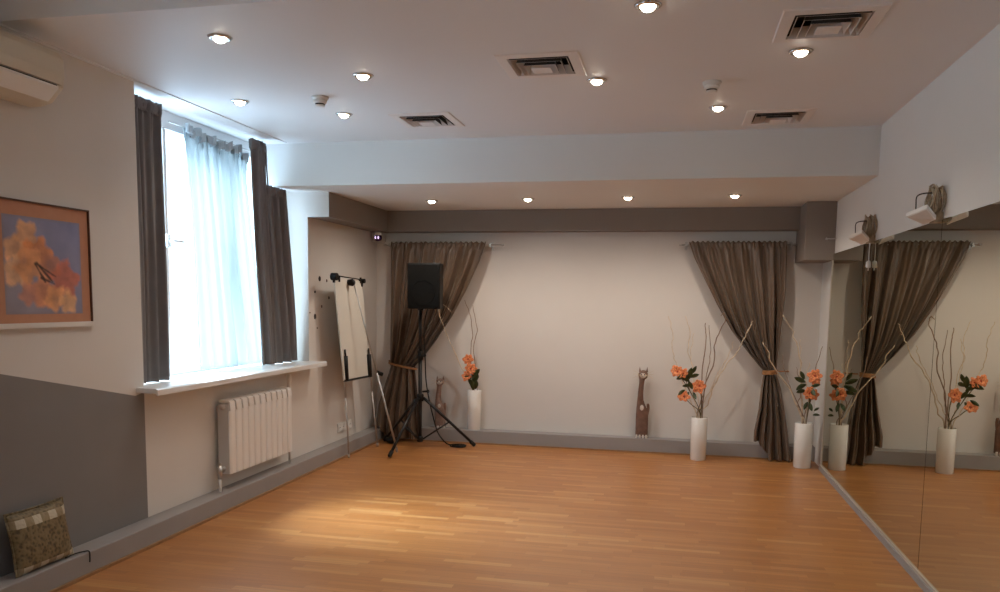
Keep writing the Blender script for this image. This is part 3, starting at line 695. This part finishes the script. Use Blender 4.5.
sp = thing('loudspeaker', 'black loudspeaker box mounted on top of the tripod stand', 'speaker', (PX, PYY, 1.415))
cx = PX + .082
def trap(w0, w1, y0, y1): return [(cx - w0, y0), (cx + w0, y0), (cx + w1, y1), (cx - w1, y1)]
obj('cabinet', MB().prism(trap(.170, .112, 7.46, 7.76), 'z', 1.415, 1.862), M['black'], sp, bevel=.012)
obj('grille', MB().prism(trap(.160, .160, 7.448, 7.462), 'z', 1.432, 1.848), M['grille'], sp, bevel=.006)
wr = [(cx + .118 * cos(2 * PI * k / 40), 7.448, 1.575 + .118 * sin(2 * PI * k / 40)) for k in range(40)]
obj('woofer_ring', MB().tube(wr, .0035, 6, closed=True), M['grille'], sp, smooth=True)
obj('pole_socket', MB().lathe(PX, PYY, [(.026, 1.40), (.030, 1.405), (.030, 1.42)], 14), M['black'], sp, smooth=True)
cb = MB().tube(smoothpath([(cx, 7.765, 1.50), (PX + .03, 7.73, 1.38), (PX + .026, 7.655, 1.2), (PX + .040, 7.65, .95), (PX + .05, 7.655, .70), (PX + .075, 7.68, .50), (PX + .09, 7.76, .33), (PX + .13, 7.80, .15), (PX + .20, 7.86, .03), (-2.22, 7.88, .007), (-2.10, 7.86, .007), (-2.06, 7.82, .007), (-2.10, 7.77, .007), (-2.20, 7.79, .008), (-2.22, 7.85, .013), (-2.14, 7.89, .016), (-2.06, 7.85, .014), (-2.09, 7.78, .015), (-2.19, 7.80, .014)], 7), .0065, 8)
tag(obj('speaker_cable', cb, M['black'], smooth=True, origin=(PX, 7.8, 0)), 'black cable hanging from the loudspeaker and coiled on the floor', 'cable')
tag(obj('cable_pouch', MB().ell((-2.845, 7.80, .041), (.075, .048, .040), 16, 10), M['black'], smooth=True, origin=(-2.845, 7.80, 0)), 'small dark bundle on the floor at the curtain foot behind the easel legs', 'bag')

# ------------------------------------------------------------------ security camera in the corner
sc = thing('security_camera', 'small dome security camera with violet lights under the corner beam', 'security camera', (-3.05, 8.1, 2.1))
obj('mount_block', MB().box(-3.165, -3.055, 8.06, 8.195, 2.112, 2.208), M['cream'], sc, bevel=.004)
obj('housing', MB().lathe(-3.080, 8.015, [(.030, 2.208), (.040, 2.204), (.040, 2.178), (.034, 2.172)], 20), M['plastic'], sc, smooth=True)
obj('dome', MB().ell((-3.080, 8.015, 2.148), (.042, .042, .040), 18, 12), M['lens'], sc, smooth=True)
for dx in (-.015, .017):
    obj('diode', MB().ell((-3.080 + dx, 7.976, 2.146), (.009, .006, .016), 10, 8), M['ir'], sc, smooth=True)

# ------------------------------------------------------------------ vases with twigs and flowers
def vase(x, y, z, h, r, label):
    pr = [(r * .93, z), (r * .96, z + .004), (r, z + h * .5), (r, z + h - .004), (r - .003, z + h), (r - .007, z + h - .004), (r - .009, z + .02), (0.0, z + .015)]
    o = obj('vase', MB().lathe(x, y, pr, 36), M['ceramic'], smooth=True, origin=(x, y, z))
    return tag(o, label, 'vase', 'tall white cylinder vases')
V1, V2, V3 = (-2.045, 8.125, .140), (.268, 7.842, 0), (1.207, 7.738, 0)
vase(*V1, .425, .073, 'tall white cylinder vase standing on the grey skirting ledge')
vase(*V2, .415, .077, 'tall white cylinder vase on the floor between wooden figure and curtain')
vase(*V3, .420, .080, 'tall white cylinder vase on the floor in the mirror corner')

def twig(V, pts, m, label, group, r0=.0068, fork=None, dy=0.0, wig=.010):
    k = twig.count = getattr(twig, 'count', 0) + 1
    ox, oy = .045 * cos(2.4 * k), .045 * sin(2.4 * k)
    base = Vector((V[0] + ox, V[1] + oy, V[2] + .025))
    P = [base] + [Vector((p[0] + (ox * .5 if i == 0 else 0), V[1] + oy * max(.4, 1 - i * .3) + dy * min(1, max(0, (p[2] - V[2] - .4)) / .8), p[2])) for i, p in enumerate(pts)]
    S = smoothpath(P, 8); n = len(S)
    def wiggle(S):
        return [s + Vector((wig * noise.noise((i * .42, V[0] * 9, dy * 50 + pts[-1][0])), wig * noise.noise((i * .42, 7 + V[0], pts[-1][0] * 3)), 0)) * min(1, i / 10) for i, s in enumerate(S)]
    S = wiggle(S)
    mb = MB().tube(S, [lerp(r0, r0 * .55, i / (n - 1)) for i in range(n)], 6)
    if fork:
        k, q = fork; F = smoothpath([S[int(k * (n - 1))]] + [Vector((p[0], V[1] + dy * .8, p[2])) for p in q], 7)
        mb.tube(F, [lerp(r0 * .6, r0 * .35, i / (len(F) - 1)) for i in range(len(F))], 6)
    return tag(obj('twig', mb, m, smooth=True, origin=tuple(base)), label, 'twig', group)
g1, g2, g3 = 'twigs in the vase on the ledge', 'twigs in the middle floor vase', 'twigs in the mirror corner vase'
TP, TD = M['twig_pale'], M['twig_dark']
def R(L): return [(x, 0, z) for x, z in L]
twig(V1, R([(-2.06, .57), (-2.10, .668), (-2.165, .787), (-2.27, 1.034), (-2.367, 1.306), (-2.401, 1.494)]), TP, 'pale twig leaning over to the loudspeaker from the ledge vase', g1, fork=(.86, R([(-2.379, 1.455), (-2.324, 1.443), (-2.258, 1.381)])), dy=-.20)
twig(V1, R([(-2.05, .57), (-2.077, .963), (-2.068, 1.143), (-2.092, 1.342), (-2.159, 1.508)]), TD, 'dark twig bending outward at its tip in the ledge vase', g1, r0=.0055, dy=.0)
twig(V1, R([(-2.035, .57), (-2.059, .987), (-2.018, 1.197), (-2.04, 1.301), (-2.069, 1.457)]), TD, 'dark twig standing nearly upright in the ledge vase', g1, r0=.0055, dy=-.03)
twig(V2, R([(.263, .43), (.287, .524), (.275, .833), (.30, 1.131), (.283, 1.322)]), TD, 'straight dark upright twig in the middle floor vase', g2, dy=-.03)
twig(V2, R([(.273, .43), (.307, .719), (.382, .942), (.383, 1.134), (.442, 1.277), (.474, 1.373), (.454, 1.419), (.428, 1.391)]), TD, 'twig with a curled pale tip in the middle floor vase', g2, dy=.05)
twig(V2, R([(.282, .43), (.353, .56), (.433, .81), (.588, 1.053), (.672, 1.226), (.697, 1.264), (.729, 1.349)]), TP, 'long pale twig reaching toward the curtain from the middle floor vase', g2, dy=.03, wig=.02)
twig(V2, R([(.244, .43), (.162, .597), (.058, .875), (-.014, 1.037), (-.01, 1.201), (-.054, 1.382)]), TP, 'pale twig leaning away from the curtain, outermost in the middle floor vase', g2, r0=.0052, dy=.04, wig=.02)
twig(V2, R([(.254, .43), (.212, .773), (.136, 1.06), (.147, 1.252), (.105, 1.385)]), TP, 'pale thin twig behind the orange blooms in the middle floor vase', g2, r0=.0046, dy=.12, wig=.02)
twig(V2, R([(.262, .43), (.300, .65), (.33, .90), (.345, 1.10), (.325, 1.30)]), TD, 'dark twig rising between the straight and curled ones in the middle vase', g2, r0=.0052, dy=.0)
twig(V3, R([(1.197, .42), (1.167, .50), (1.057, .739), (.897, .947), (.856, 1.067), (.799, 1.158)]), TP, 'pale twig crossing low in front of the tieback from the corner vase', g3, r0=.008, dy=-.05)
twig(V3, R([(1.20, .42), (1.174, .678), (1.149, 1.001), (1.085, 1.23), (1.056, 1.284), (.972, 1.411)]), TP, 'tallest pale twig leaning to the curtain from the corner vase', g3, r0=.0075, dy=.03, wig=.02)
twig(V3, R([(1.214, .42), (1.255, .70), (1.282, .93), (1.335, 1.13)]), TD, 'dark twig leaning until its tip touches the mirror', g3, r0=.0052, dy=.02)
twig(V3, R([(1.188, .42), (1.084, .721), (1.014, .905), (.99, 1.043)]), TD, 'short dark twig against the tied curtain in the corner vase', g3, r0=.0055, dy=.08)
twig(V3, R([(1.205, .42), (1.18, .725), (1.158, 1.002), (1.148, 1.185)]), TP, 'upright pale twig behind the blooms of the corner vase', g3, r0=.005, dy=.10, wig=.02)

twig(V3, R([(1.215, .42), (1.225, .60), (1.205, .80), (1.215, .98)]), TP, 'short pale twig straight up through the corner vase blooms', g3, r0=.005, dy=-.02, wig=.02)
twig(V3, R([(1.20, .42), (1.16, .58), (1.175, .76), (1.12, .93)]), TD, 'short brown twig left of the corner vase blooms', g3, r0=.005, dy=.05, wig=.02)
twig(V2, R([(.275, .42), (.33, .60), (.40, .78), (.52, 1.02), (.56, 1.15)]), TP, 'pale twig just under the long one in the middle floor vase', g2, r0=.0046, dy=.08, wig=.02)
twig(V2, R([(.25, .42), (.205, .62), (.20, .80), (.165, 1.02), (.19, 1.22)]), TP, 'pale twig nearest the middle vase blooms, standing upright', g2, r0=.0046, dy=.09, wig=.02)

def bloom_mesh(c, r, nrm, seed):
    m = MB(); nrm = Vector(nrm).normalized(); q = nrm.to_track_quat('Z', 'Y')
    rnd = random.Random(seed)
    for layer, (np_, rr, el) in enumerate(((6, 1.0, .30), (6, .80, .75), (5, .50, 1.15))):
        for k in range(np_):
            a0 = 2 * PI * (k + .5 * layer) / np_ + rnd.uniform(-.2, .2); L = r * rr * rnd.uniform(.85, 1.12); e = el + rnd.uniform(-.15, .2)
            def fn(u, v):
                t = v; wd = L * .36 * sin(PI * min(1, .12 + .80 * t)) ** .8; s = (2 * u - 1) * wd
                rad = L * t * cos(e * (1 - .55 * t)); hh = L * t * sin(e) * (1 - .45 * t) + .15 * abs(s) + .04 * L * sin(9 * t + k)
                x = rad * cos(a0) - s * sin(a0); y = rad * sin(a0) + s * cos(a0)
                return tuple(Vector(c) + q @ Vector((x, y, hh)))
            m.grid(fn, 4, 6)
    return m
def leaf_mesh(c, d, L, w, seed):
    d = Vector(d).normalized(); sd = d.cross(Vector((0, 1, .3))).normalized(); up = sd.cross(d); rnd = random.Random(seed); bend = rnd.uniform(-.35, .1)
    def fn(u, v):
        wd = w * sin(PI * min(1, .05 + .95 * v)) ** .8; s = (2 * u - 1)
        return tuple(Vector(c) + d * L * v + sd * wd * s + up * (.25 * wd * abs(s) + bend * L * v * v))
    return MB().grid(fn, 4, 8)
def flower_stem(V, blooms, leaves, label, group):
    r = thing('artificial_flower_stem', label, 'flower', (V[0], V[1], V[2] + .025), group)
    b0 = Vector((V[0], V[1] - .02, V[2] + .03)); rim = Vector((V[0] + .01, V[1] - .055, V[2] + .43)); mb = MB()
    for i, (x, y, z, rad) in enumerate(blooms):
        tip = Vector((x, y + .02, z - .01)); mb.tube(smoothpath([b0, rim, rim.lerp(tip, .55) + Vector((.01 * (-1) ** i, .01, .02)), tip], 6), .0038, 6)
    obj('stem', mb, M['stem'], r, smooth=True)
    for i, (x, y, z, rad) in enumerate(blooms):
        o = obj('bloom', bloom_mesh((x, y, z), rad * 1.15, (random.uniform(-.4, .4), -1, random.uniform(.1, .5)), i + int(abs(x) * 100)), M['petal'], r, smooth=True, solid=.0012)
        obj('bloom_heart', MB().ell((x, y - rad * .25, z + rad * .06), (rad * .16,) * 3, 8, 6), M['petal_in'], o, smooth=True)
    for i, (x, y, z, dx, dz, L) in enumerate(leaves):
        obj('leaf', leaf_mesh((x, y, z), (dx, -.35, dz), L, L * .20, i), M['leaf'], r, smooth=True, solid=.001)
    return r
def near(V, x, z, dy): return (x, V[1] + dy, z)
flower_stem(V1, [(-2.10, 8.07, .888, .058), (-2.068, 8.06, .790, .062), (-2.112, 8.06, .712, .050)],
    [(-2.05, 8.06, .71, .7, .7, .13), (-2.04, 8.06, .66, .6, .8, .13), (-2.05, 8.06, .60, .2, 1, .12), (-2.05, 8.06, .60, -.3, 1, .11), (-2.03, 8.05, .64, .35, 1, .13), (-2.04, 8.05, .57, -.1, 1, .13), (-2.06, 8.06, .69, -.9, .3, .08), (-2.02, 8.05, .58, .3, 1, .12)],
    'orange artificial flowers in the vase on the ledge', 'orange flowers in the vases')
flower_stem(V2, [(.045, 7.79, .852, .060), (.098, 7.78, .838, .048), (.255, 7.78, .722, .062), (.112, 7.78, .615, .056)],
    [(.15, 7.79, .78, .2, 1, .13), (.17, 7.79, .80, .8, .5, .10), (.16, 7.79, .76, -.7, .5, .12), (.14, 7.79, .82, -.9, -.2, .13), (.17, 7.78, .72, -.9, .1, .09), (.19, 7.79, .69, -.4, .8, .10), (.18, 7.78, .84, .5, 1, .09), (.20, 7.79, .66, .4, -.9, .08), (.12, 7.78, .68, -.8, -.5, .09), (.16, 7.79, .66, -.6, -.9, .09)],
    'orange artificial flowers in the middle floor vase, fanned away from the curtain', 'orange flowers in the vases')
flower_stem(V3, [(1.268, 7.68, .862, .060), (1.275, 7.69, .815, .045), (1.228, 7.67, .702, .060), (1.265, 7.68, .690, .045)],
    [(1.19, 7.68, .80, -.9, .4, .12), (1.20, 7.68, .78, -.9, -.3, .13), (1.18, 7.68, .83, -.5, .9, .09), (1.22, 7.68, .76, .5, -.6, .11), (1.20, 7.69, .72, -.9, 0, .11), (1.24, 7.68, .76, .7, .3, .09), (1.23, 7.68, .62, .3, -.9, .09), (1.22, 7.68, .62, -.5, -.8, .09), (1.27, 7.69, .50, .8, .2, .07), (1.28, 7.69, .54, .6, .6, .06)],
    'orange artificial flowers in the vase in the mirror corner', 'orange flowers in the vases')

# ------------------------------------------------------------------ carved cat figures on the ledge
def cat(x, y, z, h, m, label, wd=.062):
    """tall carved cat sitting up: block body, long neck, round face"""
    r = thing('wooden_cat_figurine', label, 'figurine', (x, y, z), 'carved cat figures on the ledge')
    def slab(rows, th):
        mb = MB(); v = []; f = []; n = 12
        for (t, c, w) in rows:
            for k in range(n):
                a = 2 * PI * k / n; ca, sa = cos(a), sin(a)
                sq = (abs(ca) ** 4 + abs(sa) ** 4) ** -.25
                v.append((x + c + w * ca * sq, y + th * sa * sq * min(1, w / .03), z + t * h))
        for j in range(len(rows) - 1):
            for k in range(n): f.append((j * n + k, j * n + (k + 1) % n, (j + 1) * n + (k + 1) % n, (j + 1) * n + k))
        f += [tuple(range(n))[::-1], tuple((len(rows) - 1) * n + k for k in range(n))]
        return mb.add(v, f)
    body = slab([(.03, 0, wd), (.06, 0, wd), (.30, 0, wd), (.345, -.001, wd * .98), (.40, -.006, wd * .86), (.455, -.014, wd * .68), (.52, -.021, wd * .50), (.62, -.022, wd * .43), (.74, -.015, wd * .40), (.80, -.012, wd * .44), (.83, -.008, wd * .6)], .030)
    obj('body', body, m, r, smooth=True)
    hz = z + h * .865
    hd = obj('head', MB().ell((x - .002, y - .006, hz), (wd * .78, .036, h * .066), 18, 12), m, r, smooth=True)
    obj('face', MB().ell((x - .002, y - .030, hz - .004), (wd * .52, .014, h * .040), 14, 8), M['whitepaint'], hd, smooth=True)
    for s in (-1, 1):
        obj('eye', MB().ell((x - .002 + s * wd * .26, y - .043, hz + .006), (.006, .004, .007), 8, 6), M['dark'], hd, smooth=True)
    obj('nose', MB().ell((x - .002, y - .045, hz - .010), (.005, .004, .005), 8, 6), M['dark'], hd, smooth=True)
    for s in (-.55, .55):
        e = MB().add([(x + s * wd - .012, y - .012, hz + h * .04), (x + s * wd + .012, y - .012, hz + h * .04), (x + s * wd * 1.1, y - .006, hz + h * .115), (x + s * wd - .010, y + .008, hz + h * .04), (x + s * wd + .010, y + .008, hz + h * .04)], [(0, 1, 2), (4, 3, 2), (1, 4, 2), (3, 0, 2), (0, 3, 4, 1)])
        obj('ear', e, m, hd)
    wk = MB()
    for s in (-1, 1):
        for k in (-1, 0, 1): wk.tube([(x + s * wd * .4, y - .038, hz - .005), (x + s * wd * 1.1, y - .04, hz + .010 + .022 * k), (x + s * wd * 1.65, y - .035, hz + .008 + .040 * k)], .0014, 4)
    obj('whiskers', wk, M['twig_pale'], hd)
    t = MB().tube(smoothpath([(x + wd * .75, y, z + h * .30), (x + wd * .95, y - .004, z + h * .40), (x + wd * .88, y - .004, z + h * .475)], 5), [.014] * 10 + [.010], 8)
    obj('tail', t, m, r, smooth=True)
    obj('belly_patch', MB().ell((x - .004, y - .027, z + h * .42), (wd * .33, .008, h * .042), 12, 8), M['whitepaint'], r, smooth=True)
    for k in range(4):
        xx = x - wd * .78 + k * wd * .52
        obj('paw', MB().box(xx - .009, xx + .009, y - .036, y + .02, z + .0005, z + h * .048), M['whitepaint'], r, bevel=.004)
    return r
cat(-.288, 8.115, .140, .742, M['wood'], 'tall brown carved wooden cat alone on the ledge, middle of the back wall')
cat(-2.418, 8.120, .140, .575, M['woodgrey'], 'smaller pinkish-grey carved cat on the ledge, behind the tripod legs', .058)

# ------------------------------------------------------------------ fittings above the mirror
def floodlight(y, z, label, group, droop):
    r = thing('wall_floodlight', label, 'lamp', (XR, y, z), group)
    obj('wall_block', MB().box(1.325, XR, y - .045, y + .045, z - .055, z + .0), M['cordbeige'], r, bevel=.004)
    for yy in (-.02, .02): obj('screw', MB().tube([(1.3255, y + yy, z - .03), (1.320, y + yy, z - .03)], .007, 8), M['dark'], r)
    # coil of flex hung on the wall
    co = MB(); rnd = random.Random(int(y * 10))
    for k in range(13):
        xx = 1.362 - .0050 * k; rr = .062 + rnd.uniform(-.010, .010); oy = rnd.uniform(-.010, .010)
        co.tube([(xx + .006 * sin(3 * t + k), y + oy - .02 + (rr * .78) * sin(t), z + .062 + rr * 1.12 * cos(t)) for t in [2 * PI * i / 26 for i in range(26)]], .0052, 5, closed=True)
    obj('coiled_flex', co, M['cordbeige'], r, smooth=True)
    # tilted lamp head: shallow tray with rim
    q = [(1.268, y - .11, z + .010), (1.205, y + .040, z - .020), (1.305, y + .055, z - .062), (1.322, y - .085, z - .045)]
    th = Vector((0, 0, .022)); m = MB(); vs = [Vector(p) for p in q]
    m.add(vs + [p + th for p in vs], [(3, 2, 1, 0), (4, 5, 6, 7)] + [(i, (i + 1) % 4, (i + 1) % 4 + 4, i + 4) for i in range(4)])
    hd = obj('lamp_head', m, M['plastic'], r, bevel=.003)
    c = sum(vs, Vector()) / 4; iv = [c + (p - c) * .86 - Vector((0, 0, .002)) for p in vs]
    obj('lamp_glass', MB().add(iv + [p + Vector((0, 0, .004)) for p in iv], [(3, 2, 1, 0), (4, 5, 6, 7)] + [(i, (i + 1) % 4, (i + 1) % 4 + 4, i + 4) for i in range(4)]), M['lampface'], hd)
    obj('swivel_arm', MB().tube([(1.345, y - .02, z - .015), (1.31, y - .02, z - .022), (1.29, y - .02, z - .022)], .012, 8), M['plastic'], r, smooth=True)
    obj('wire_bail', MB().tube(smoothpath([(1.335, y - .02, z + .10), (1.275, y - .02, z + .098), (1.245, y, z + .085), (1.245, y + .01, z + .04), (1.25, y + .02, z - .01)], 5), .0035, 6), M['dark'], r, smooth=True)
    return r
fl1 = floodlight(4.72, 2.005, 'wall floodlight with coiled beige flex above the mirror, nearer of two', 'floodlights above the mirror', .015)
fl2 = floodlight(6.20, 2.005, 'wall floodlight with coiled flex near the corner, its plug hanging down', 'floodlights above the mirror', .015)
pc = MB().tube(smoothpath([(1.345, 6.17, 2.02), (1.342, 6.18, 1.97), (1.340, 6.18, 1.90), (1.340, 6.18, 1.82)], 6), .0035, 6)
po = obj('plug_cord', pc, M['plastic'], fl2, smooth=True)
pl = MB().lathe(1.340, 6.18, [(.010, 1.825), (.017, 1.815), (.018, 1.785), (.015, 1.775)], 14)
for d in (-.009, .009): pl.tube([(1.340, 6.18 + d, 1.777), (1.340, 6.18 + d, 1.755)], .003, 6)
obj('plug', pl, M['plastic'], po, smooth=True)

pg = thing('wall_peg', 'small steel peg sticking out beside the grey corner box', 'peg', (XR, 7.60, 2.09))
obj('shank', MB().tube([(XR, 7.60, 2.093), (1.295, 7.60, 2.091)], .0055, 8), M['steel'], pg, smooth=True)
obj('knob', MB().ell((1.29, 7.60, 2.091), (.011, .011, .011), 12, 8), M['steel'], pg, smooth=True)

# ------------------------------------------------------------------ world: overcast sky
W = bpy.data.worlds.new('overcast_sky'); bpy.context.scene.world = W; W.use_nodes = True
n, l = W.node_tree.nodes, W.node_tree.links; bg = n['Background']
tc = n.new('ShaderNodeTexCoord'); s = n.new('ShaderNodeSeparateXYZ'); l.new(tc.outputs['Generated'], s.inputs[0])
mp = n.new('ShaderNodeMath'); mp.operation = 'MULTIPLY_ADD'; mp.inputs[1].default_value = .5; mp.inputs[2].default_value = .5; l.new(s.outputs['Z'], mp.inputs[0])
rp = n.new('ShaderNodeValToRGB'); E = rp.color_ramp.elements
E[0].position = 0.0; E[0].color = (.38, .52, .68, 1); E[1].position = 1.0; E[1].color = (.66, .86, 1.0, 1)
for p_, c_ in ((.40, (.36, .50, .66, 1)), (.455, (.21, .265, .295, 1)), (.60, (.22, .275, .305, 1)), (.72, (.58, .77, .95, 1))):
    x = E.new(p_); x.color = c_
l.new(mp.outputs[0], rp.inputs['Fac']); l.new(rp.outputs['Color'], bg.inputs['Color']); bg.inputs['Strength'].default_value = 13.0
# soft daylight falling steeply through the windows
S = bpy.data.lights.new('hazy_sun', 'SUN'); S.energy = 27.0; S.angle = math.radians(30); S.color = (.74, .88, 1.0)
so_ = bpy.data.objects.new('hazy_sun', S); C.objects.link(so_)
d = Vector((1.0, .07, -1.36)); so_.rotation_euler = d.to_track_quat('-Z', 'Y').to_euler(); so_.location = (-8, 4, 9)

# ------------------------------------------------------------------ camera
cam = bpy.data.cameras.new('camera'); co = bpy.data.objects.new('camera', cam); C.objects.link(co)
cam.sensor_fit = 'HORIZONTAL'; cam.sensor_width = 36.0; cam.lens = 795.5 / 1000 * 36.0
cam.shift_y = (384.6 - 296.0) / 1000.0; cam.clip_start = .05
Rm = ((0.97671388, 0.21408498, 0.01405792), (0.03596455, -0.09877876, -0.9944593), (-0.21151018, 0.97180779, -0.10417806))
r_, d_, f_ = (Vector(v) for v in Rm)
co.matrix_world = Matrix(((r_.x, -d_.x, -f_.x, 0), (r_.y, -d_.y, -f_.y, 0), (r_.z, -d_.z, -f_.z, 1.5), (0, 0, 0, 1)))
bpy.context.scene.camera = co
sc_ = bpy.context.scene
sc_.view_settings.view_transform = 'Standard'; sc_.view_settings.look = 'None'; sc_.view_settings.gamma = 1.0; sc_.view_settings.use_curve_mapping = False
sc_.view_settings.exposure = 0.0
sc_.cycles.max_bounces = 10; sc_.cycles.diffuse_bounces = 6; sc_.cycles.transparent_max_bounces = 12
